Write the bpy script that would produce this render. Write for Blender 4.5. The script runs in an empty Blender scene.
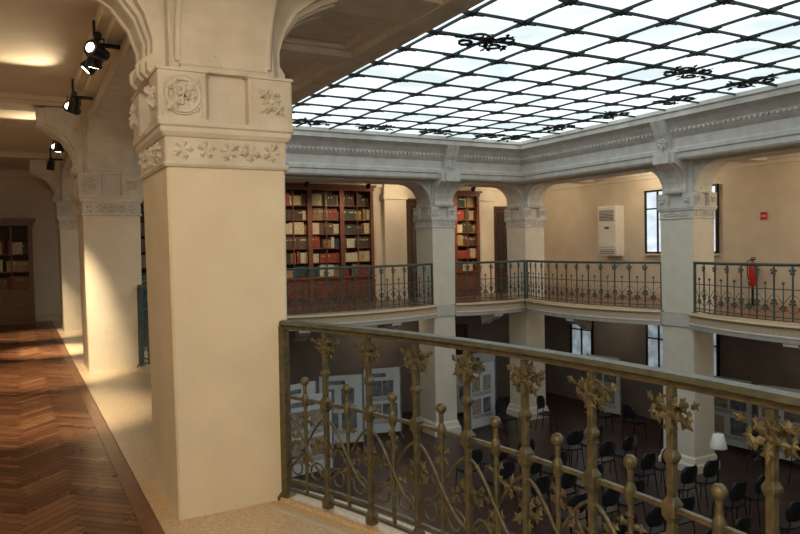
import bpy, math, random
from mathutils import Vector, Matrix
random.seed(7)
scene = bpy.context.scene
COL = scene.collection
try:
    scene.view_settings.view_transform = 'Standard'
    scene.view_settings.exposure = 0.3
except Exception:
    pass

# ------------------------------------------------------------------ constants
ZL = -3.4          # lower floor
ZC = 3.55          # gallery ceiling
ZS = 4.30          # skylight
XW0, XW1 = -2.0, 15.4
YW0, YW1 = -4.5, 17.95
CX0, CX1 = 1.10, 12.8
CY = [-1.3, 4.46, 10.14, 15.62]
CYF = 15.62
CXF = [4.15, 9.75]
H = 0.35
HY = 0.425
EY = 0.09

# ------------------------------------------------------------------ materials
def mat(name, c1, c2=None, rough=.7, scale=4., bump=.05, bscale=60., metallic=0., coat=0.):
    m = bpy.data.materials.new(name); m.use_nodes = True
    nt = m.node_tree; b = nt.nodes['Principled BSDF']
    if c2 is None: c2 = tuple(x*.82 for x in c1)
    tc = nt.nodes.new('ShaderNodeTexCoord')
    n = nt.nodes.new('ShaderNodeTexNoise'); n.inputs['Scale'].default_value = scale
    n.inputs['Detail'].default_value = 5
    nt.links.new(tc.outputs['Object'], n.inputs['Vector'])
    r = nt.nodes.new('ShaderNodeValToRGB')
    r.color_ramp.elements[0].position = .3; r.color_ramp.elements[1].position = .7
    r.color_ramp.elements[0].color = (*c2, 1); r.color_ramp.elements[1].color = (*c1, 1)
    nt.links.new(n.outputs['Fac'], r.inputs['Fac'])
    nt.links.new(r.outputs['Color'], b.inputs['Base Color'])
    b.inputs['Roughness'].default_value = rough
    b.inputs['Metallic'].default_value = metallic
    b.inputs['Coat Weight'].default_value = coat
    if bump > 0:
        n2 = nt.nodes.new('ShaderNodeTexNoise'); n2.inputs['Scale'].default_value = bscale
        n2.inputs['Detail'].default_value = 3
        nt.links.new(tc.outputs['Object'], n2.inputs['Vector'])
        bp = nt.nodes.new('ShaderNodeBump'); bp.inputs['Strength'].default_value = bump
        bp.inputs['Distance'].default_value = .02
        nt.links.new(n2.outputs['Fac'], bp.inputs['Height'])
        nt.links.new(bp.outputs['Normal'], b.inputs['Normal'])
    return m

def emis(name, col, s, var=0.0, scale=2.):
    m = bpy.data.materials.new(name); m.use_nodes = True
    nt = m.node_tree; nt.nodes.clear()
    o = nt.nodes.new('ShaderNodeOutputMaterial'); e = nt.nodes.new('ShaderNodeEmission')
    e.inputs['Strength'].default_value = s
    if var > 0:
        tc = nt.nodes.new('ShaderNodeTexCoord'); n = nt.nodes.new('ShaderNodeTexNoise')
        n.inputs['Scale'].default_value = scale
        r = nt.nodes.new('ShaderNodeValToRGB')
        r.color_ramp.elements[0].position = .35; r.color_ramp.elements[1].position = .65
        r.color_ramp.elements[0].color = (*[x*(1-var) for x in col], 1)
        r.color_ramp.elements[1].color = (*col, 1)
        nt.links.new(tc.outputs['Object'], n.inputs['Vector'])
        nt.links.new(n.outputs['Fac'], r.inputs['Fac'])
        nt.links.new(r.outputs['Color'], e.inputs['Color'])
    else:
        e.inputs['Color'].default_value = (*col, 1)
    nt.links.new(e.outputs[0], o.inputs[0])
    return m

M_PILLAR = mat('pillar_plaster', (.81,.74,.61), (.73,.66,.53), .75, 3, .12, 25)
M_STUC = mat('stucco_grey', (.74,.70,.64), (.60,.56,.50), .8, 5, .15, 50)
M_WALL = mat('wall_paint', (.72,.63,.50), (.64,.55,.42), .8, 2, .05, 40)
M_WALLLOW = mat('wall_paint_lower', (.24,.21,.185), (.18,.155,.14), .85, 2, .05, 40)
M_CEIL = mat('ceiling_paint', (.74,.66,.54), (.66,.58,.46), .85, 2, .04, 40)
M_STONE = mat('terrazzo', (.76,.60,.41), (.50,.36,.23), .3, 60, .02, 100)
M_SLABEDGE = mat('slab_plaster', (.68,.63,.57), (.58,.53,.47), .75, 5, .1, 50)
M_BRONZE = mat('railing_bronze', (.165,.135,.075), (.070,.072,.046), .45, 25, .2, 80, .35)
M_RAILTOP = mat('railing_green', (.15,.16,.12), (.085,.095,.075), .36, 20, .1, 80, .35)
M_TEAL = mat('railing_verdigris', (.10,.15,.14), (.06,.09,.085), .5, 20, .1, 80, .4)
M_WOOD = mat('bookcase_wood', (.22,.075,.032), (.12,.036,.016), .4, 12, .05, 60)
M_WOODIN = mat('bookcase_inner', (.08,.032,.016), (.05,.018,.01), .6, 12, .02, 60)
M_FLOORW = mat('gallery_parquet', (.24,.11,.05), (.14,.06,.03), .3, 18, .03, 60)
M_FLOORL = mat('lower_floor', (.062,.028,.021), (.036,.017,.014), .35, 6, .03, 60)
M_BLACK = mat('black_metal', (.018,.018,.018), (.01,.01,.01), .4, 10, .02, 80, .3)
M_IRON = mat('skylight_iron', (.022,.026,.028), (.012,.014,.016), .6, 10, .0, 80, .2)
M_CHAIR = mat('chair_plastic', (.02,.02,.024), (.012,.012,.014), .35, 10, .0, 80)
M_WHITE = mat('white_board', (.60,.61,.61), (.52,.53,.53), .6, 3, .0, 80)
M_GREY = mat('poster_grey', (.22,.23,.25), (.06,.06,.07), .6, 9, .0, 80)
M_PRINT = mat('poster_print', (.45,.36,.28), (.12,.10,.09), .6, 16, .0, 80)
M_AC = mat('ac_plastic', (.82,.80,.74), (.76,.74,.68), .5, 3, .0, 80)
M_RED = mat('red_enamel', (.62,.03,.02), (.50,.02,.015), .3, 3, .0, 80)
M_GLASSDARK = mat('door_glass', (.05,.04,.035), (.03,.025,.02), .12, 3, .0, 80)
M_SHADE = mat('lamp_shade', (.85,.82,.74), (.80,.76,.68), .7, 6, .0, 80)
M_DUN = mat('dark_underfloor', (.05,.025,.015), (.03,.015,.01), .6, 6, 0, 80)
M_SKY = emis('skylight_glass', (.66,.765,.785), 1.62, .38, .8)
M_WIN = emis('window_daylight', (.80,.90,1.0), .95, .25, 3)
M_WINL = emis('window_daylight_low', (.62,.74,.80), .36, .5, 3)
M_BULB = emis('bulb_glow', (1.0,.84,.58), 10)
BOOKM = [mat('book_%d'%i, c, tuple(x*.6 for x in c), .6, 25, 0) for i, c in enumerate([
    (.50,.34,.17),(.30,.045,.03),(.66,.54,.34),(.08,.045,.03),(.34,.19,.08),(.05,.07,.05),(.74,.64,.46),(.38,.07,.04),(.14,.08,.05)])]

def parquet_mat():
    m = bpy.data.materials.new('herringbone_parquet'); m.use_nodes = True
    nt = m.node_tree; b = nt.nodes['Principled BSDF']
    a = nt.nodes.new('ShaderNodeAttribute'); a.attribute_name = 'plank'
    r = nt.nodes.new('ShaderNodeValToRGB')
    els = r.color_ramp.elements
    els[0].color = (.12,.047,.024,1); els[1].color = (.36,.175,.085,1)
    e = els.new(.5); e.color = (.225,.095,.045,1)
    nt.links.new(a.outputs['Fac'], r.inputs['Fac'])
    tc = nt.nodes.new('ShaderNodeTexCoord'); n = nt.nodes.new('ShaderNodeTexNoise')
    n.inputs['Scale'].default_value = 30
    nt.links.new(tc.outputs['Object'], n.inputs['Vector'])
    mx = nt.nodes.new('ShaderNodeMix'); mx.data_type = 'RGBA'; mx.blend_type = 'MULTIPLY'
    mx.inputs['Factor'].default_value = .3
    nt.links.new(r.outputs['Color'], mx.inputs['A']); nt.links.new(n.outputs['Color'], mx.inputs['B'])
    nt.links.new(mx.outputs['Result'], b.inputs['Base Color'])
    n2 = nt.nodes.new('ShaderNodeTexNoise'); n2.inputs['Scale'].default_value = 5
    nt.links.new(tc.outputs['Object'], n2.inputs['Vector'])
    mr = nt.nodes.new('ShaderNodeMapRange'); mr.inputs['To Min'].default_value = .20; mr.inputs['To Max'].default_value = .40
    nt.links.new(n2.outputs['Fac'], mr.inputs['Value']); nt.links.new(mr.outputs['Result'], b.inputs['Roughness'])
    return m
M_PARQ = parquet_mat()

# ------------------------------------------------------------------ mesh builder
class MB:
    def __init__(s): s.v=[]; s.f=[]; s.m=[]; s.s=[]; s.M=None
    def add(s, vs, fs, mi=0, sm=False):
        o=len(s.v)
        if s.M is not None: vs=[s.M@Vector(v) for v in vs]
        s.v += [tuple(v) for v in vs]
        for f in fs: s.f.append([i+o for i in f]); s.m.append(mi); s.s.append(sm)
    def box(s,x0,x1,y0,y1,z0,z1,mi=0):
        s.add([(x0,y0,z0),(x1,y0,z0),(x1,y1,z0),(x0,y1,z0),(x0,y0,z1),(x1,y0,z1),(x1,y1,z1),(x0,y1,z1)],
              [(0,3,2,1),(4,5,6,7),(0,1,5,4),(1,2,6,5),(2,3,7,6),(3,0,4,7)],mi)
    def loft(s, loops, mi=0, sm=False, cap=True, close=True):
        n=len(loops[0]); vs=[p for l in loops for p in l]; fs=[]
        for k in range(len(loops)-1):
            for i in range(n if close else n-1):
                j=(i+1)%n; fs.append((k*n+i,k*n+j,(k+1)*n+j,(k+1)*n+i))
        s.add(vs,fs,mi,sm)
        if cap:
            s.add(loops[0],[tuple(reversed(range(n)))],mi); s.add(loops[-1],[tuple(range(n))],mi)
    def sq(s, cx,cy, prof, ch=.015, mi=0):
        loops=[]
        for h,z in prof:
            hx,hy = h if isinstance(h,tuple) else (h,h)
            c=ch
            loops.append([(cx+a,cy+b,z) for a,b in [(-hx+c,-hy),(hx-c,-hy),(hx,-hy+c),(hx,hy-c),(hx-c,hy),(-hx+c,hy),(-hx,hy-c),(-hx,-hy+c)]])
        s.loft(loops,mi)
    def tube(s,path,r,n=6,mi=0,closed=False,sm=True):
        P=[Vector(p) for p in path]; loops=[]; N=len(P)
        up=None
        for i in range(N):
            a=P[(i-1)%N] if (closed or i>0) else P[i]; b=P[(i+1)%N] if (closed or i<N-1) else P[i]
            t=(b-a).normalized()
            if up is None:
                up = Vector((0,0,1)) if abs(t.z)<.9 else Vector((1,0,0))
            u=up-t*up.dot(t)
            if u.length<1e-4: u=t.orthogonal()
            u.normalize(); up=u; w=t.cross(u)
            rr=r[i] if isinstance(r,(list,tuple)) else r
            loops.append([P[i]+(u*math.cos(2*math.pi*k/n)+w*math.sin(2*math.pi*k/n))*rr for k in range(n)])
        if closed: loops.append(loops[0])
        s.loft(loops,mi,sm,cap=not closed)
    def ball(s,c,r,n=8,m=5,mi=0,sz=1.):
        c=Vector(c); vs=[c+Vector((0,0,-r*sz))]; fs=[]
        for i in range(1,m):
            a=math.pi*i/m
            for k in range(n):
                b=2*math.pi*k/n
                vs.append(c+Vector((r*math.sin(a)*math.cos(b),r*math.sin(a)*math.sin(b),-r*sz*math.cos(a))))
        vs.append(c+Vector((0,0,r*sz))); L=len(vs)-1
        for k in range(n):
            fs.append((0,1+(k+1)%n,1+k)); fs.append((L,L-n+k,L-n+(k+1)%n))
        for i in range(m-2):
            for k in range(n):
                a=1+i*n+k; b=1+i*n+(k+1)%n
                fs.append((a,b,b+n,a+n))
        s.add(vs,fs,mi,True)
    def lathe(s,prof,c,n=12,mi=0):
        loops=[[(c[0]+r*math.cos(2*math.pi*k/n),c[1]+r*math.sin(2*math.pi*k/n),c[2]+z) for k in range(n)] for r,z in prof]
        s.loft(loops,mi,True)
    def sweep(s,path,prof,mi=0,closed=True,cap=True,sm=False):
        loops=[[(x+nx*a,y+ny*a,z) for a,z in prof] for x,y,nx,ny in path]
        s.loft(loops,mi,sm,cap=cap and closed,close=closed)
    def build(s,name,mats,loc=(0,0,0),parent=None,rot=None):
        me=bpy.data.meshes.new(name); me.from_pydata(s.v,[],s.f)
        if not isinstance(mats,(list,tuple)): mats=[mats]
        for m in mats: me.materials.append(m)
        me.polygons.foreach_set('material_index',s.m); me.polygons.foreach_set('use_smooth',s.s)
        me.update()
        o=bpy.data.objects.new(name,me); COL.objects.link(o); o.location=loc
        if rot: o.rotation_euler=rot
        if parent: o.parent=parent
        return o

def empty(name,loc=(0,0,0),rot=None):
    o=bpy.data.objects.new(name,None); COL.objects.link(o); o.location=loc; o.empty_display_size=.1
    if rot: o.rotation_euler=rot
    return o

# ------------------------------------------------------------------ leaf ornament
OUT=[(0,.08),(.20,.28),(.15,.44),(.36,.66),(.13,.72),(0,1),(-.13,.72),(-.36,.66),(-.15,.44),(-.20,.28)]
def leaves(mb,c,T,N,r,n=5,hi=True,mi=0,a0=0.,fold=.22):
    c=Vector(c); T=Vector(T).normalized(); N=Vector(N).normalized(); U=N.cross(T).normalized()
    for k in range(n):
        a=a0+2*math.pi*k/n
        D=T*math.cos(a)+U*math.sin(a); W=N.cross(D)
        tilt=random.uniform(-.3,.3)
        if hi:
            pts=[c+D*(y*r)+W*(x*r)+N*(tilt*y*r) for x,y in OUT]
            for sg in (1,-1):
                ctr=c+D*(.55*r)+N*(tilt*.55*r+sg*fold*r*.5)
                m=len(pts); mb.add(pts+[ctr],[(i,(i+1)%m,m) for i in range(m)],mi)
        else:
            p=[c+D*(.1*r),c+D*(.6*r)+W*(.36*r),c+D*r,c+D*(.6*r)-W*(.36*r)]
            mb.add(p,[(0,1,2,3)],mi)

def arcpts(p0,p1,out,sag,n):
    p0=Vector(p0);p1=Vector(p1);o=Vector(out); c=(p0+p1)/2; L=(p1-p0).length; t=(p1-p0).normalized()
    R=(L*L/4+sag*sag)/(2*sag); cc=c-o*(R-sag); a=math.asin(min(1,L/2/R)); res=[]
    for i in range(n+1):
        th=-a+2*a*i/n
        nn=o*math.cos(th)+t*math.sin(th); p=cc+nn*R
        res.append((p.x,p.y,nn.x,nn.y))
    return res,2*a*R

def balustrade(p0,p1,out,sag,hi):
    mb=MB()
    path,AL=arcpts(p0,p1,out,sag,48)
    def at(s):
        f=max(0,min(47.9999,s/AL*48)); i=int(f); g=f-i
        a=path[i]; b=path[i+1]; x,y,nx,ny=[a[k]*(1-g)+b[k]*g for k in range(4)]
        return Vector((x,y,0)),Vector((nx,ny,0)).normalized()
    dz=.028
    top=[(-.035,1.065),(-.03,1.085),(0,1.092),(.03,1.085),(.035,1.065),(.018,1.055),(-.018,1.055)]
    top=[(a,z+dz) for a,z in top]
    mb.sweep(path,top,1)
    mb.sweep(path,[(-.011,1.035+dz),(.011,1.035+dz),(.011,1.055+dz),(-.011,1.055+dz)],0)
    for z,w in ((.64,.010),(.13,.011),(.07,.010)):
        mb.sweep(path,[(-w,z),(w,z),(w,z+.018),(-w,z+.018)],0)
    n=max(4,round(AL/.365)); st=AL/n
    ns=8 if hi else 4
    for i in range(n+1):
        P,N=at(i*st); T=Vector((0,0,1)).cross(N); X=Vector((P.x,P.y,0)); Z=Vector((0,0,1))
        if i in (0,n):
            q=.026
            mb.M=Matrix.Translation(X)@Matrix.Rotation(math.atan2(N.y,N.x),4,'Z')
            mb.sq(0,0,[(q*1.9,.0),(q*1.9,.03),(q,.06),(q,1.08)],.004,0)
            mb.M=None
            continue
        q=.0135 if hi else .013
        mb.M=Matrix.Translation(X)@Matrix.Rotation(math.atan2(N.y,N.x),4,'Z')
        mb.sq(0,0,[(q,.07),(q,1.06)],.002,0)
        if hi:
            mb.sq(0,0,[(q,.60),(q*1.9,.625),(q*1.9,.665),(q,.69)],.002,0)
            mb.sq(0,0,[(q,.80),(q*1.6,.82),(q*1.6,.83),(q,.85)],.002,0)
            mb.sq(0,0,[(q*1.9,.04),(q*1.9,.09),(q,.12)],.002,0)
        mb.M=None
        r=.086 if hi else .08
        leaves(mb,X+Z*.975+N*.014,T,N,r,5,hi,0,random.uniform(0,.5))
        if hi:
            leaves(mb,X+Z*.975-N*.016,T,N,r*.85,5,hi,0,.8)
            for s in (-1,1): leaves(mb,X+Z*1.0+T*s*.072,T,N,.056,3,True,0,-math.pi/2)
        leaves(mb,X+Z*.40,T,N,.085,5,hi,0,random.uniform(0,1))
        if hi: mb.ball(X+Z*.975,.022,8,5)
    for i in range(n):
        P,N=at((i+.5)*st); T=Vector((0,0,1)).cross(N); X=Vector((P.x,P.y,0)); Z=Vector((0,0,1))
        mb.tube([X+Z*.07,X+Z*.74],.0115,ns,0)
        mb.ball(X+Z*.76,.027 if hi else .028,10 if hi else 6,6 if hi else 4)
        if hi:
            mb.lathe([(.01,.60),(.022,.625),(.022,.665),(.01,.69)],(X.x,X.y,0),8)
        leaves(mb,X+Z*.30,T,N,.08,5,hi,0,random.uniform(0,1))
        if hi:
            leaves(mb,X+Z*.53,T,N,.065,4,hi,0,random.uniform(0,1))
            for s in (-1,1):
                leaves(mb,X+Z*random.uniform(.36,.5)+T*s*st*.25,T,N,.06,4,True,0,random.uniform(0,1))
    m=n*(12 if hi else 6)
    for ph in (0,math.pi):
        pts=[]
        for k in range(m+1):
            s_=AL*k/m; P,N=at(s_)
            pts.append(Vector((P.x,P.y,.385+.17*math.cos(2*math.pi*s_/st/2+ph)))+N*.012*math.sin(2*math.pi*s_/st/2+ph))
        mb.tube(pts,.008 if hi else .008,6 if hi else 3,0)
    if hi:
        for i in range(n):
            for sg in (-1,1):
                pts=[]
                for k in range(15):
                    a=k/14*2*math.pi*1.15; rr=.068*(1-.55*k/14)
                    s_=(i+.5)*st+sg*(st*.25)+sg*rr*math.cos(a); P,N=at(max(0,min(AL,s_)))
                    pts.append(Vector((P.x,P.y,.225+rr*math.sin(a))))
                mb.tube(pts,.0065,5,0)
    return mb.build('balustrade',[M_BRONZE,M_RAILTOP] if hi else [M_TEAL,M_TEAL])

# ------------------------------------------------------------------ bays
bays=[]
for i in range(3):
    y0,y1=CY[i]+HY,CY[i+1]-HY
    bays.append(((CX0+.31,y0),(CX0+.31,y1),(1,0),.50,'near'))
    bays.append(((CX1-.31,y1),(CX1-.31,y0),(-1,0),.50,'right'))
xs=[CX0]+CXF+[CX1]
for i in range(3):
    x0,x1=xs[i]+H,xs[i+1]-H
    bays.append(((x0,CYF-.38),(x1,CYF-.38),(0,-1),.50 if x1-x0>4 else .24,'far'))

for k,b in enumerate(bays):
    hi = (b[4]=='near' and b[0][1]<4)
    balustrade(b[0],b[1],b[2],b[3],hi)

# ------------------------------------------------------------------ floors and slabs
def slab(name,x0,x1,y0,y1,top):
    mb=MB(); mb.box(x0,x1,y0,y1,-.28,0,1); mb.box(x0,x1,y0,y1,0.0,.004,0)
    return mb.build(name,[top,M_SLABEDGE])
mb=MB(); mb.box(XW0,CX0+.36,YW0,YW1,-.30,-.002,0); mb.build('floor',[M_DUN])
def parquet():
    L=.42; W=.07; g=.0028; r2=1/math.sqrt(2)
    vs=[];fs=[];val=[]
    for j in range(-40,60):
        for k in range(-420,420):
            ox=k*W+j*2*L; oy=k*W
            for (a0,a1,b0,b1) in ((0,L,0,W),(2*L-W,2*L,0,L)):
                cx=ox+(a0+a1)/2; cy=oy+(b0+b1)/2
                X=(cx-cy)*r2; Y=(cx+cy)*r2
                if X<XW0-.0 or X>.80 or Y<YW0+.1 or Y>YW1-.1: continue
                o=len(vs)
                for (px,py) in ((a0+g,b0+g),(a1-g,b0+g),(a1-g,b1-g),(a0+g,b1-g)):
                    px+=ox; py+=oy
                    vs.append(((px-py)*r2,(px+py)*r2,.002))
                fs.append((o,o+1,o+2,o+3)); val.append(random.random()*.8+(.2 if a1==L else 0))
    me=bpy.data.meshes.new('floor_parquet'); me.from_pydata(vs,[],fs); me.materials.append(M_PARQ)
    at=me.attributes.new('plank','FLOAT','FACE'); at.data.foreach_set('value',val)
    o=bpy.data.objects.new('floor_parquet',me); COL.objects.link(o)
parquet()
mb=MB()
mb.box(.66,CX0+.36,YW0,YW1-.02,-.001,.010,0)
mb.box(.56,.655,YW0,YW1-.02,-.001,.006,1)
mb.build('floor_stone_border',[M_STONE,M_FLOORW])
slab('floor_far_gallery',CX0+.36,CX1-.36,CYF-.43,YW1,M_FLOORW)
slab('floor_right_gallery',CX1-.36,XW1,YW0,YW1,M_FLOORW)
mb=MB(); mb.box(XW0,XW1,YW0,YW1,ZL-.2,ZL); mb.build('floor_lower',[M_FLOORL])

mb=MB()
for p0,p1,out,sag,kind in bays:
    path,_=arcpts(p0,p1,out,sag,32)
    o=Vector(out)
    def off(d): return [(x+nx*d,y+ny*d) for x,y,nx,ny in path]
    e=off(.12); back=Vector((p0[0],p0[1]))-o*.1; back2=Vector((p1[0],p1[1]))-o*.1
    loop=[(back.x,back.y)]+e+[(back2.x,back2.y)]
    top=[(x,y,.012) for x,y in loop]; bot=[(x,y,-.2) for x,y in loop]
    mb.loft([bot,top],0)
    mb.sweep(path,[(.11,-.02),(.16,-.02),(.17,0),(.16,.02),(.11,.02)],0)
    mb.sweep(path,[(.0,-.30),(.10,-.30),(.115,-.24),(.13,-.2),(.115,-.16),(.0,-.16)],1)
    mb.sweep(path,[(-.06,.0),(.07,.0),(.065,.035),(-.055,.035)],0)
    mb.sweep(path,[(-.17,.0),(-.145,.0),(-.145,.016),(-.17,.016)],1)
    L=(Vector(p1)-Vector(p0)).length
    fr=[.5] if L<3.5 or kind!='far' else [.27,.73]
    for f in fr:
        x,y,nx,ny=path[int(32*f)]
        n=Vector((nx,ny,0)); t=Vector((-ny,nx,0)); c=Vector((x,y,0))
        pr=[(.08,-.28),(.08,-.36),(.0,-.40),(-.1,-.46),(-.3,-.50),(-.5,-.62),(-.55,-.28)]
        mb.loft([[c+n*d+t*w+Vector((0,0,z)) for d,z in pr] for w in (-.14,.14)],1)
mb.build('balcony_slab',[M_STONE,M_SLABEDGE])

# ------------------------------------------------------------------ columns
def ring(mb,c,T,U,N,r,q):
    pts=[c+N*.006+(T*math.cos(2*math.pi*k/20)+U*math.sin(2*math.pi*k/20))*r for k in range(20)]
    mb.tube(pts,q,6,1,closed=True)
def rosette(mb,c,T,N,r):
    c=Vector(c);T=Vector(T);N=Vector(N);U=N.cross(T)
    leaves(mb,c+N*.012,T,N,r*.80,6,True,1,.2,.6)
    leaves(mb,c+N*.004,T,N,r*1.15,4,True,1,math.pi/4,.5)
    ring(mb,c,T,U,N,r*.32,r*.09)
    mb.ball(c+N*.014,r*.20,8,6,1)
def monogram(mb,c,T,N,r):
    c=Vector(c);T=Vector(T);N=Vector(N);U=Vector((0,0,1))
    ring(mb,c,T,U,N,r,r*.15); ring(mb,c,T,U,N,r*1.2,r*.06)
    def st(pts,q=.13): mb.tube([c+N*.014+T*(x*r)+U*(y*r) for x,y in pts],r*q,6,1)
    st([(-.42,-.55),(-.42,.55)]); st([(-.42,.5),(-.1,.55),(.08,.36),(.02,.12),(-.2,.02),(-.42,.02)])
    st([(-.05,-.6),(.05,.1),(.28,-.35),(.5,.25),(.58,-.45)],.11)
    st([(-.75,-.2),(-.2,-.28),(.4,-.2),(.75,-.05)],.08)
    st([(.2,.65),(.45,.5),(.45,.3),(.2,.28)],.08)
    leaves(mb,c+N*.004,T,N,r*1.5,4,True,1,math.pi/4,.3)

corb=[(0,2.54),(.10,2.57),(.13,2.60),(.13,2.65),(.09,2.70),(.09,2.78),(.14,2.92),(.24,3.05),(.40,3.15),(.52,3.20),(.52,3.42),(0,3.42)]
def column(cx,cy,near=False,corner=False):
    mb=MB()
    def S(prof,ch,mi):
        mb.sq(0,0,[((h+.012,h+EY),z) for h,z in prof],ch,mi)
    S([(.40,ZL),(.40,ZL+.16),(.37,ZL+.20),(.35,ZL+.30),(.32,ZL+.34),(.315,-.28)],.015,0)
    S([(.320,-.3),(.338,2.03)],.014,0)
    S([(.352,2.03),(.360,2.045),(.352,2.06)],.01,1)
    S([(.345,2.06),(.345,2.20)],.01,1)
    S([(.356,2.20),(.372,2.225),(.372,2.25),(.384,2.26),(.384,2.285)],.01,1)
    core=.30
    S([(core,2.27),(core,ZC+.2)],.01,1)
    B=.27
    for sx in (-1,1):
        for sy in (-1,1):
            ax,ay=sx*(.392-B/2),sy*(.345+EY+.025-B/2)
            mb.M=Matrix.Translation((ax,ay,0))
            mb.sq(0,0,[((B/2-.012,B/2-.012),2.287),((B/2,B/2),2.30),((B/2,B/2),2.56),((B/2-.012,B/2-.012),2.575)],.008,1)
            mb.M=None
            f=monogram if sx*sy>0 else rosette
            f(mb,(ax,ay+sy*B/2,2.43),(-sy,0,0) if sy>0 else (1,0,0),(0,sy,0),.092)
            rosette(mb,(ax+sx*B/2,ay,2.43),(0,1,0),(sx,0,0),.092)
            for z in (2.290,2.570):
                mb.box(ax-B/2-.006,ax+B/2+.006,ay-B/2-.006,ay+B/2+.006,z-.006,z+.010,1)
            q=B/2-.022
            for s0 in (-1,1):
                mb.box(ax+s0*q-.006,ax+s0*q+.006,ay+sy*B/2-.008,ay+sy*B/2+.008,2.315,2.545,1)
    for k in range(5):
        u=-.26+.13*k
        for s in (-1,1):
            leaves(mb,(u,s*(.347+EY),2.13),(1,0,0),(0,s,0),.07,5,True,1,.3*k,.7)
            leaves(mb,(s*.359,u,2.13),(0,1,0),(s,0,0),.07,5,True,1,.3*k,.7)
    dirs=[(1,0),(-1,0)] if not corner else [(1,0),(-1,0),(0,-1),(0,1)]
    if cy==CYF and not corner: dirs=[(0,1),(0,-1)]
    for dx,dy in dirs:
        ex=EY if dy else 0.012
        for w0,w1,sc in ((-.20,.20,1.),(-.28,-.2,.82),(.2,.28,.82)):
            lo=[]
            for w in (w0,w1):
                lo.append([(dx*(.295+ex+d*sc)+dy*w, dy*(.295+ex+d*sc)+dx*w, z) for d,z in corb])
            mb.loft(lo,1)
        n=Vector((dx,dy,0)); t=Vector((dy,dx,0))
        for w in (-.12,.12):
            mb.tube([n*(.295+ex+d+.005)+t*w+Vector((0,0,z)) for d,z in corb[1:10]],.014,6,1)
    for s in (-1,1):
        yy=s*(.305+EY)
        for z in (2.66,2.79,2.92,3.06):
            leaves(mb,(0,yy,z),(1,0,0),(0,s,0),.11,5,True,1,math.pi/2,.4)
        for w in (-.15,.15):
            mb.tube([(w,yy,2.58),(w*1.1,yy,2.8),(w*.8,yy,3.1),(w*1.2,yy,3.3)],.012,6,1)
    return mb.build('column',[M_PILLAR,M_STUC],(cx,cy,0))
for y in CY:
    column(CX0,y,corner=(y==CYF)); column(CX1,y,corner=(y==CYF))
for x in CXF: column(x,CYF)

# ------------------------------------------------------------------ arcades
def arcade(name,a,b,nrm,t,zt):
    a=Vector((*a,0)); b=Vector((*b,0)); L=(b-a).length; d=(b-a).normalized(); n=Vector((*nrm,0))
    zs=3.2; r=.60; rz=.60
    prof=[(-.05,zt),(-.05,2.575),(.05,2.575),(.055,zs-rz-.0),(.02,zs-rz+.02)]
    arc=[]
    for k in range(11):
        th=math.pi/2*k/10
        arc.append((.02+r*(1-math.cos(th)), zs-rz+.02+(rz-.02)*math.sin(th)))
    prof+=arc[1:]
    prof+=[(L-s,z) for s,z in reversed(prof)]
    mb=MB()
    loops=[[a+d*s+Vector((0,0,z))+n*w for s,z in prof] for w in (-t/2,t/2)]
    mb.loft(loops,0)
    full=arc+[(L-s,z) for s,z in reversed(arc)]
    for w in (-t/2-.004,t/2+.004):
        for o,rad in ((0.015,.024),(.075,.012)):
            pts=[]
            for s,z in full:
                ss = s-o if s<L/2 else s+o
                pts.append(a+d*ss+Vector((0,0,z+o))+n*w)
            mb.tube(pts,rad,6,0)
    return mb.build(name,[M_STUC])
for i in range(3):
    y0,y1=CY[i]+.39,CY[i+1]-.39
    arcade('trim_arcade_near',(CX0,y0),(CX0,y1),(1,0),.52,ZC+.02)
    arcade('trim_arcade_right',(CX1,y0),(CX1,y1),(1,0),.52,ZC+.02)
for i in range(3):
    arcade('trim_arcade_far',(xs[i]+.315,CYF),(xs[i+1]-.315,CYF),(0,1),.66,ZC+.02)

# ------------------------------------------------------------------ entablature around the atrium
prof=[(-.1,3.24),(.30,3.26),(.33,3.30),(.33,3.40),(.36,3.42),(.36,3.50),(.33,3.53),(.33,3.72),(.37,3.76),(.40,3.80),(.40,3.90),(.45,3.96),(.50,4.02),(.58,4.08),(.62,4.10),(.62,4.20),(.66,4.22),(.66,4.34),(-.1,4.34)]
xe=CX1-.30; ye=CYF-.35; xn=CX0+.30
mb=MB()
path=[(xn,ye,0,-1),(xe,ye,-1,-1),(xe,YW0,-1,0)]
mb.sweep(path,prof,0)
y=YW0+.3
while y<ye-.45:
    mb.box(xe-.455,xe-.40,y,y+.055,3.83,3.885,0); y+=.11
x=xn+1.6
while x<xe-.45:
    mb.box(x,x+.055,ye-.455,ye-.40,3.83,3.885,0); x+=.11
def key(c,out):
    n=Vector((*out,0)); t=Vector((-out[1],out[0],0)); c=Vector((*c,0))
    pr=[(.30,3.30),(.37,3.34),(.40,3.5),(.43,3.6),(.47,3.74),(.52,3.82),(.60,4.0),(.64,4.10),(.3,4.10)]
    for w0,w1 in ((-.17,-.06),(.06,.17)):
        mb.loft([[c+n*d+t*w+Vector((0,0,z)) for d,z in pr] for w in (w0,w1)],0)
    pr2=[(d-.02,z) for d,z in pr]
    mb.loft([[c+n*d+t*w+Vector((0,0,z)) for d,z in pr2] for w in (-.06,.06)],0)
    leaves(mb,c+n*.46+Vector((0,0,3.62)),t,n,.14,6,True,0,.3,.4)
for yy in CY[:3]: key((xe,yy),(-1,0))
for xx in CXF: key((xx,ye),(0,-1))
mb.build('trim_entablature',[M_STUC])

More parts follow.
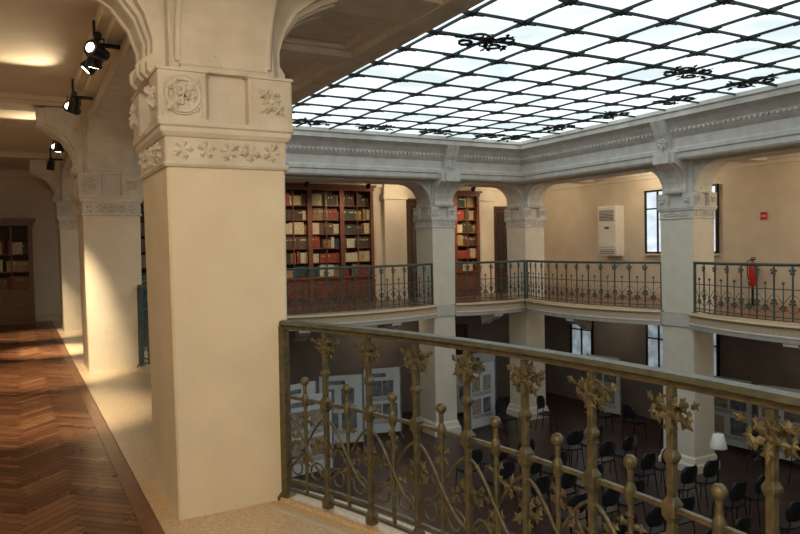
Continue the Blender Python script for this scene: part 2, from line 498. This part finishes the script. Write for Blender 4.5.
mb=MB()
XS=2.95
mb.box(xn-.1,XS,YW0,ye+.05,3.40,4.34)
mb.box(XS,XS+.25,YW0,ye-.3,3.62,4.34)
for x0,x1,z in ((xn-.02,xn+.32,3.25),(XS-.22,XS,3.28),(XS-.30,XS-.22,3.34),(xn+.32,xn+.38,3.34)):
    mb.box(x0,x1,YW0,ye+.02,z,3.41)
for i,cy in enumerate(CY):
    for off_ in (0,1.42,2.84,4.26):
        yc=cy+off_
        if yc>ye-.1: continue
        w=.24 if off_==0 else .11
        mb.box(xn+.3,XS-.2,yc-w,yc+w,3.29,3.41)
        mb.box(xn+.36,XS-.28,yc-w-.05,yc+w+.05,3.345,3.41)
mb.build('trim_soffit',[M_STUC])

# ------------------------------------------------------------------ skylight
sx0,sx1,sy0,sy1=XS+.2,xe-.60,YW0+.05,ye-.60
mb=MB()
nx=11; ny=24; dx=(sx1-sx0)/nx; dy=(sy1-sy0)/ny
mb.add([(sx0,sy0,ZS),(sx1,sy0,ZS),(sx1,sy1,ZS),(sx0,sy1,ZS)],[(0,1,2,3)],1)
zb=ZS-.035
heavyx=(1,nx-1); heavyy=(ny-1,ny-9,ny-17)
for i in range(nx+1):
    w=.034 if i in (0,nx) else (.026 if i in heavyx else .013)
    x=sx0+i*dx; mb.box(x-w,x+w,sy0,sy1,zb,ZS-.004,0)
for j in range(ny+1):
    w=.034 if j in (0,ny) else (.026 if j in heavyy else .013)
    y=sy0+j*dy; mb.box(sx0,sx1,y-w,y+w,zb-.002,ZS-.006,0)
for i in range(1,nx):
    for j in range(1,ny):
        x=sx0+i*dx; y=sy0+j*dy
        pts=[]
        for k in range(16):
            a=math.pi*k/8; rr=(.18,.055,.085,.055)[k%4]
            pts.append((x+rr*math.cos(a),y+rr*math.sin(a)))
        mb.loft([[(px,py,zb-.016) for px,py in pts],[(px,py,zb+.004) for px,py in pts]],0)
def scrollwork(c,A):
    A=Vector(A); Bv=Vector((-A.y,A.x,0))
    leaves(mb,c,A,(0,0,1),.20,6,True,0,0,.1)
    for s in (-1,1):
        leaves(mb,c+A*s*.34,A,(0,0,1),.19,6,True,0,.4,.1)
        for t in (-1,1):
            pts=[]
            for k in range(16):
                a=k/15*2*math.pi*1.1; q=.14*(1-.6*k/15)
                pts.append(c+A*(s*(.22-q*math.cos(a)))+Bv*(t*(.14+q*math.sin(a)*.9)))
            mb.tube(pts,.017,5,0)
            leaves(mb,c+A*s*.16+Bv*t*.24,A,(0,0,1),.12,5,True,0,.4,.1)
for i in (1,nx-1):
    for j in range(ny-1,1,-2): scrollwork(Vector((sx0+i*dx,sy0+j*dy,zb-.012)),(0,1,0))
for j in heavyy[:1]:
    for i in range(3,nx-1,2): scrollwork(Vector((sx0+i*dx,sy0+j*dy,zb-.012)),(1,0,0))
for i in (3,8): scrollwork(Vector((sx0+i*dx,sy0+(ny-9)*dy,zb-.012)),(1,0,0))
mb.build('skylight',[M_IRON,M_SKY])

# ------------------------------------------------------------------ walls, ceilings
def wallbox(name,x0,x1,y0,y1,hu=None):
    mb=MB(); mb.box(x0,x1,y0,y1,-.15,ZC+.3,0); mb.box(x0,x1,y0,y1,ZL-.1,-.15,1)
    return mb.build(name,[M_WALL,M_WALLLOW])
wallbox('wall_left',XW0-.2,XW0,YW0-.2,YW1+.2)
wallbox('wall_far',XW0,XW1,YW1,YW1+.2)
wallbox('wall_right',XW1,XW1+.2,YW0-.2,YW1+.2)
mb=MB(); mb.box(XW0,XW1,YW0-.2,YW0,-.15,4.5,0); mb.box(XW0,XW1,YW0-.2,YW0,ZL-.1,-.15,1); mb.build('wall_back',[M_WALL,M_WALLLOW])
mb=MB()
mb.box(XW0,CX0+.3,YW0,YW1,ZC,ZC+.2)
mb.box(CX0+.3,XW1,ye,YW1,ZC,ZC+.2)
mb.box(xe,XW1,YW0,ye,ZC,ZC+.2)
for cy in CY:
    mb.box(XW0,CX0-.3,cy-.24,cy+.24,3.44,ZC+.01)
    mb.box(XW0,CX0-.3,cy-.30,cy+.30,3.49,ZC+.01)
    mb.box(CX1+.3,XW1,cy-.24,cy+.24,3.38,ZC+.01)
for cx in CXF: mb.box(cx-.24,cx+.24,CYF+.3,YW1,3.38,ZC+.01)
mb.box(CX0-.46,CX0-.26,YW0,YW1,3.42,ZC+.01); mb.box(CX0-.38,CX0-.26,YW0,YW1,3.34,ZC+.01)
mb.box(XW0,XW1,YW1-.14,YW1,3.40,ZC+.01); mb.box(XW0,XW1,YW1-.07,YW1,3.30,ZC+.01)
mb.box(XW1-.14,XW1,YW0,YW1,3.40,ZC+.01); mb.box(XW1-.07,XW1,YW0,YW1,3.30,ZC+.01)
mb.build('ceiling',[M_CEIL])
mb=MB()
for x0,x1,y0,y1 in ((XW0,XW1,YW1-.03,YW1),(XW1-.03,XW1,YW0,YW1)):
    mb.box(x0,x1,y0,y1,0,.16)
mb.build('baseboard_gallery',[M_STONE])
mb=MB()
for x in (9.75,12.95):
    mb.box(x-.36,x+.36,YW1-.16,YW1,0,3.4); mb.box(x-.40,x+.40,YW1-.20,YW1,2.95,3.1)
mb.build('trim_pilasters',[M_WALL])

# ------------------------------------------------------------------ windows & doors
def window(k,y0,y1,z0,z1,m):
    mb=MB(); X=XW1-.03
    mb.box(X-.005,X+.02,y0,y1,z0,z1,1)
    f=.05
    for a,b,c,d in ((y0-f,y0,z0-f,z1+f),(y1,y1+f,z0-f,z1+f),(y0,y1,z0-f,z0),(y0,y1,z1,z1+f)):
        mb.box(X-.05,X+.03,a,b,c,d,0)
    ym=(y0+y1)/2; mb.box(X-.035,X+.0,ym-.025,ym+.025,z0,z1,0)
    zm=z0+(z1-z0)*.72; mb.box(X-.035,X,y0,y1,zm-.02,zm+.02,0)
    mb.box(X-.10,X+.03,y0-.1,y1+.1,z0-f-.05,z0-f,2)
    mb.build('window_%d'%k,[M_BLACK,m,M_WALL])
window(1,12.72,13.48,1.28,2.92,M_WIN)
window(2,11.30,12.06,1.28,2.92,M_WIN)
window(3,15.65,16.5,-2.1,-.77,M_WINL)
window(4,12.72,13.48,-2.1,-.74,M_WINL)
window(5,11.30,12.06,-2.1,-.74,M_WINL)
def door(k,x0,x1,y,z0,z1):
    mb=MB()
    mb.box(x0,x1,y-.05,y,z0,z1,0)
    for a,b in ((x0-.09,x0),(x1,x1+.09)): mb.box(a,b,y-.09,y,z0,z1+.09,0)
    mb.box(x0,x1,y-.09,y,z1,z1+.09,0)
    xm=(x0+x1)/2
    for a,b in ((x0+.07,xm-.04),(xm+.04,x1-.07)):
        mb.box(a,b,y-.062,y-.05,z0+1.0,z1-.1,1); mb.box(a,b,y-.07,y-.05,z0+.12,z0+.85,0)
    mb.ball((xm+.03,y-.08,z0+1.0),.025,8,5,2)
    mb.build('door_%d'%k,[M_WOODIN,M_GLASSDARK,M_BRONZE])
door(1,10.25,10.62,YW1-.002,.004,2.9)
door(2,13.45,14.25,YW1-.002,.004,2.7)
door(3,11.0,12.2,YW1-.002,ZL,ZL+2.4)

# ------------------------------------------------------------------ bookcases
def bookcase(x0,x1,yb,h,ncol,depth=.42,pitch=.39,base=.75):
    root=empty('bookcase',(x0,yb-depth,0)); W=x1-x0
    mb=MB(); cw=W/ncol
    mb.box(0,W,depth-.03,depth,0,h,1)
    for i in range(ncol+1):
        x=i*cw; mb.box(max(0,x-.035),min(W,x+.035),0,depth-.03,0,h,0)
        mb.box(max(-.02,x-.065),min(W+.02,x+.065),-.03,0,0.1,h-.1,0)
    mb.box(-.04,W+.04,-.05,depth,h-.14,h-.04,0); mb.box(-.09,W+.09,-.10,depth,h-.04,h+.02,0)
    mb.box(-.03,W+.03,-.04,depth,0,.10,0); mb.box(-.03,W+.03,-.05,depth,base-.03,base+.03,0)
    for i in range(ncol):
        a=i*cw+.05; b=(i+1)*cw-.05
        mb.box(a,b,.0,.03,.10,base-.03,0); mb.box(a+.08,b-.08,-.018,.0,.18,base-.12,0)
        mb.ball(((a+b)/2+.2,-.02,base*.6),.018,8,5,2)
    mb.build('case',[M_WOOD,M_WOODIN,M_BRONZE],parent=root)
    bk=MB()
    z=base+.03; sh=MB()
    while z+pitch<h-.05:
        for i in range(ncol):
            a=i*cw+.045; b=(i+1)*cw-.045
            sh.box(a-.01,b+.01,.03,depth-.03,z-.022,z,0)
            x=a+.005; run=0; mi=0; rowm=random.randrange(9)
            while x<b-.02:
                if run<=0:
                    run=random.randint(3,12); mi=rowm if random.random()<.45 else random.randrange(9); hb=random.uniform(.24,.34); wb=random.uniform(.022,.05)
                if random.random()<.025: x+=random.uniform(.03,.1); run=0; continue
                w=wb*random.uniform(.9,1.1)
                if x+w>b: break
                hh=hb*random.uniform(.95,1.0)
                bk.box(x,x+w-.003,.06+random.uniform(0,.02),.30,z,z+hh,mi)
                if random.random()<.35: bk.box(x+.002,x+w-.005,.055,.06,z+hh*.68,z+hh*.78,6)
                x+=w; run-=1
        z+=pitch
    sh.build('shelves',[M_WOOD],parent=root); bk.build('books',BOOKM,parent=root)
    gd=MB()
    for i in range(ncol):
        xm=(i+.5)*cw; gd.box(xm-.014,xm+.014,-.02,.0,base+.03,h-.12,0)
    gd.build('door_frames',[M_WOOD],parent=root)
    return root
bookcase(5.05,8.85,YW1-.01,3.28,4)
bookcase(10.78,12.52,YW1-.01,3.20,2)
bookcase(-1.3,.29,YW1-.01,2.33,2)
bookcase(1.9,3.9,YW1-.01,3.20,2)

# ------------------------------------------------------------------ AC, sign, extinguisher
mb=MB()
mb.M=Matrix.Translation((XW1-.345,14.32,0))
mb.sq(.17,.36,[((.155,.345),1.16),((.17,.36),1.20),((.17,.36),2.58),((.155,.345),2.62)],.02,0)
mb.box(-.012,0,.08,.64,2.2,2.5,1)
for k in range(7): mb.box(-.03,-.005,.08,.64,2.22+k*.042,2.235+k*.042,0)
mb.box(-.01,0,.06,.66,1.42,1.43,1); mb.box(-.012,0,.28,.44,1.95,2.02,1)
for k in range(3): mb.box(-.015,0,.08,.64,1.24+k*.05,1.252+k*.05,1)
mb.M=None
mb.build('air_conditioner',[M_AC,M_GREY])
mb=MB(); mb.box(XW1-.02,XW1,9.98,10.14,2.02,2.20,0); mb.box(XW1-.025,XW1-.02,10.0,10.12,2.09,2.13,1)
mb.build('fire_safety_sign',[M_RED,M_WHITE])
mb=MB()
c=(XW1-.16,10.25,.45)
mb.lathe([(.07,0),(.085,.02),(.085,.48),(.07,.54),(.03,.58),(.03,.62)],c,14,0)
mb.box(c[0]-.02,c[0]+.02,c[1]-.06,c[1]+.05,c[2]+.62,c[2]+.65,1)
mb.box(c[0]-.02,c[0]+.02,c[1]-.07,c[1]+.03,c[2]+.67,c[2]+.69,1)
mb.tube([(c[0],c[1]+.04,c[2]+.63),(c[0]-.02,c[1]+.13,c[2]+.58),(c[0]-.02,c[1]+.12,c[2]+.3),(c[0]-.02,c[1]+.09,c[2]+.12)],.012,6,1)
mb.box(c[0]+.07,c[0]+.12,c[1]-.05,c[1]+.05,c[2]+.2,c[2]+.5,1)
mb.box(c[0]-.02,c[0]+.02,c[1]-.02,c[1]+.02,.02,c[2],1); mb.lathe([(.15,.004),(.15,.02),(.03,.035)],(c[0],c[1],0),16,1)
mb.build('fire_extinguisher',[M_RED,M_BLACK])

# ------------------------------------------------------------------ spotlights
def light(name,kind,loc,power,color,parent=None,**kw):
    l=bpy.data.lights.new(name,kind); l.energy=power; l.color=color
    for k,v in kw.items(): setattr(l,k,v)
    o=bpy.data.objects.new(name,l); COL.objects.link(o); o.location=loc
    if parent: o.parent=parent
    return o
WARM=(1.0,.79,.50)
def spotlight(loc,targets,power,wall=(1,0,0),size=1.3,k=1.1):
    root=empty('track_spotlight',loc); mb=MB(); w=Vector(wall)
    t=Vector((-w.y,w.x,0)); n=len(targets)
    L=.19*n
    A=-t*L/2; B=t*L/2
    mb.tube([A+Vector((0,0,.05)),B+Vector((0,0,.05))],.03,8,0)
    mb.tube([Vector((0,0,.05)),w*.20+Vector((0,0,.05))],.02,8,0)
    mb.tube([Vector((0,0,.05)),Vector((0,0,.25))],.012,8,0)
    for i,tg in enumerate(targets):
        h=t*((i+.5)/n-.5)*L*1.1
        pw=power[i] if isinstance(power,(list,tuple)) else power
        sz=size[i] if isinstance(size,(list,tuple)) else size
        d=(Vector(tg)-Vector(loc)-h).normalized()
        mb.tube([h+Vector((0,0,.05)),h-Vector((0,0,.03))],.010,6,0)
        b=h+Vector((0,0,-.06))
        mb.tube([b-d*.09*k,b-d*.085*k,b-d*.02*k,b+d*.07*k],[.025*k,.04*k,.05*k,.062*k],12,0)
        mb.tube([b+d*.0712*k,b+d*.075*k],[.036*k,.036*k],12,1)
        s=d.cross(Vector((0,0,1))).normalized()
        q=.063*k
        mb.tube([b+s*q,b+s*q+Vector((0,0,.09)),b-s*q+Vector((0,0,.09)),b-s*q],.007,5,0)
        lo=light('bulb','SPOT',b+d*.13,pw,WARM,root,spot_size=sz,spot_blend=.8,shadow_soft_size=.05)
        lo.rotation_euler=d.to_track_quat('-Z','Y').to_euler()
    mb.build('heads',[M_BLACK,M_BULB],parent=root)
spotlight((.62,6.3,3.24),[(-.6,5.0,3.5),(.15,7.4,0),(-1.6,7.0,1.0)],[60,380,120],size=[1.6,.8,1.2])
spotlight((.60,8.5,3.24),[(.2,9.9,.0),(-.2,7.6,3.5)],[700,60],size=[.75,1.4])
spotlight((.60,11.8,3.24),[(.42,12.3,0),(-.2,11.0,3.5)],[1000,50],size=[.6,1.5])
spotlight((.58,13.9,3.20),[(.3,14.9,0)],450,size=.7)
spotlight((6.3,16.02,3.22),[(6.0,17.6,1.8)],60,(0,-1,0),1.7,1.)
spotlight((8.0,16.02,3.22),[(7.9,17.6,1.8)],60,(0,-1,0),1.7,1.)
spotlight((11.3,16.02,3.22),[(11.6,17.6,1.9)],130,(0,-1,0),1.5,1.)
spotlight((1.75,-.6,2.9),[(2.3,4.0,3.4)],70,(-1,0,0),1.5,1.)  # out-of-view spotlight, added only to brighten the dark soffit

def ceiling_fill_lamp(x,y,z,power,color=WARM,r=.16):  # fill lights added under the ceilings, each given an invented dome fixture
    root=empty('ceiling_fill_lamp',(x,y,z)); mb=MB()
    mb.lathe([(.05,0),(.16,-.02),(.16,-.05)],(0,0,0),16,0)
    mb.lathe([(.02,-.13),(.10,-.12),(.15,-.085),(.155,-.05)],(0,0,0),16,1)
    mb.build('fixture',[M_BLACK,M_BULB if power>30 else M_SHADE],parent=root)
    light('fill_light','POINT',(0,0,-.28),power,color,root,shadow_soft_size=r)
W2=(1,.86,.63)
ceiling_fill_lamp(-.7,.3,ZC,105,W2)
ceiling_fill_lamp(-.7,-2.3,ZC,85,W2)
W3=(1,.83,.60)
ceiling_fill_lamp(14.2,12.8,ZC,42,W3)
ceiling_fill_lamp(14.2,7.2,ZC,60,W3)
ceiling_fill_lamp(13.6,16.8,ZC,25,W3)
ceiling_fill_lamp(9.7,16.9,ZC,25,W3)
ceiling_fill_lamp(14.2,8.0,-.28,11,(1,.85,.65))
ceiling_fill_lamp(9.0,16.9,-.28,11,(1,.85,.65))
ceiling_fill_lamp(14.2,14.5,-.28,10,(1,.85,.65))

# ------------------------------------------------------------------ lower hall: chairs, panels, lamps
def chair_mesh():
    mb=MB()
    top=[];bot=[]
    for k in range(16):
        a=2*math.pi*k/16; ca,sa=math.cos(a),math.sin(a)
        x=.22*math.copysign(abs(ca)**.6,ca); y=.21*math.copysign(abs(sa)**.6,sa)
        top.append((x,y,.455)); bot.append((x*.96,y*.96,.425))
    mb.loft([bot,top],0)
    rows=[]
    for j,z in enumerate((.55,.62,.72,.82,.88)):
        hw=(.15,.21,.225,.20,.13)[j]; row=[]
        for k in range(9):
            u=k/8*2-1
            row.append((hw*u,.20+.03*j*.5-(.06*u*u),z))
        rows.append(row)
    back=[[ (x,y+.018,z) for x,y,z in r] for r in rows]
    mb.loft([r+list(reversed(b)) for r,b in zip(rows,back)],0,True)
    for sx in (-1,1):
        mb.tube([(sx*.20,-.20,0),(sx*.18,-.17,.43)],.011,6,1)
        mb.tube([(sx*.20,.24,0),(sx*.18,.18,.43),(sx*.15,.205,.60)],.011,6,1)
        mb.tube([(sx*.19,-.18,.40),(sx*.19,.18,.40)],.009,6,1)
    o=mb.build('chair',[M_CHAIR,M_BLACK]); return o
proto=chair_mesh(); first=True
def place_chair(x,y,r):
    global first
    if first: o=proto; first=False
    else:
        o=bpy.data.objects.new('chair',proto.data); COL.objects.link(o)
    o.location=(x,y,ZL); o.rotation_euler=(0,0,r)
for r in range(7):
    for k in range(6):
        if k==3: continue
        x=7.9+k*.66; y=5.6+r*.98
        place_chair(x+random.uniform(-.04,.04),y+random.uniform(-.04,.04),math.pi+random.uniform(-.08,.08))
for x,y,r in ((13.3,13.2,1.2),(13.5,12.3,1.5),(13.6,11.2,1.6),(13.7,9.0,1.4),(13.7,8.1,1.6),(12.2,14.1,.4),(11.0,14.3,.2)):
    place_chair(x,y,r)

def display_panel(x,y,r,w=1.0,h=1.75,seed=0):
    rnd=random.Random(seed); root=empty('display_panel',(x,y,ZL),(0,0,r))
    mb=MB()
    mb.box(-w/2,w/2,-.02,.02,.12,h,0)
    for s in (-1,1):
        mb.box(s*w/2-.02,s*w/2+.02,-.025,.025,0,h+.02,1); mb.box(s*w/2-.025,s*w/2+.025,-.22,.22,0,.03,1)
    z=h-.12
    mb.box(-w*.4,w*.1,-.026,-.02,z-.10,z,2)
    z-=.18
    for row in range(2):
        for c in range(2):
            x0=-w*.42+c*w*.43; a=rnd.uniform(.28,.42)
            mb.box(x0,x0+a,-.026,-.02,z-.42,z-.02,1+rnd.randrange(3))
        z-=.5
        for q in range(3): mb.box(-w*.4,w*.35,-.024,-.02,z+.03-q*.03,z+.042-q*.03,2)
        z-=.1
    mb.build('board',[M_WHITE,M_GREY,M_GREY,M_PRINT],parent=root)
for i,(x,y,r,w) in enumerate([(5.6,15.2,.25,1.1),(6.9,15.6,-.3,1.1),(8.2,15.9,-.25,1.0),(10.75,15.0,.2,1.0),(11.6,16.5,-.15,1.3),(5.4,13.9,.1,1.1)]):
    display_panel(x,y,r,w,1.80,i)
for i,(x,y,r) in enumerate([(14.6,10.4,-1.5),(14.6,9.1,-1.4),(14.6,7.8,-1.6),(14.6,14.4,-1.4)]):
    display_panel(x,y,r,1.1,1.70,20+i)

def floor_lamp(x,y,h):
    mb=MB()
    mb.lathe([(.14,0),(.14,.02),(.02,.035),(.012,.05),(.012,h-.28),(.012,h-.27)],(0,0,0),14,0)
    mb.lathe([(.17,h-.28),(.172,h-.27),(.10,h),(.098,h)],(0,0,0),18,1)
    o=mb.build('floor_lamp',[M_BLACK,M_SHADE],(x,y,ZL))
floor_lamp(12.25,9.0,1.05); floor_lamp(12.0,14.7,1.35)

# ------------------------------------------------------------------ world and camera
w=bpy.data.worlds.new('World'); scene.world=w; w.use_nodes=True
w.node_tree.nodes['Background'].inputs[0].default_value=(.75,.80,.9,1); w.node_tree.nodes['Background'].inputs[1].default_value=.3
cam=bpy.data.cameras.new('Camera'); co=bpy.data.objects.new('Camera',cam); COL.objects.link(co)
cam.sensor_width=36; cam.lens=690/800*36; cam.clip_start=.05
R=Matrix.Rotation(math.radians(-29),4,'Z')@Matrix.Rotation(math.radians(90-1.66),4,'X')@Matrix.Rotation(math.radians(-1.15),4,'Z')
co.matrix_world=Matrix.Translation((0,0,1.55))@R
scene.camera=co
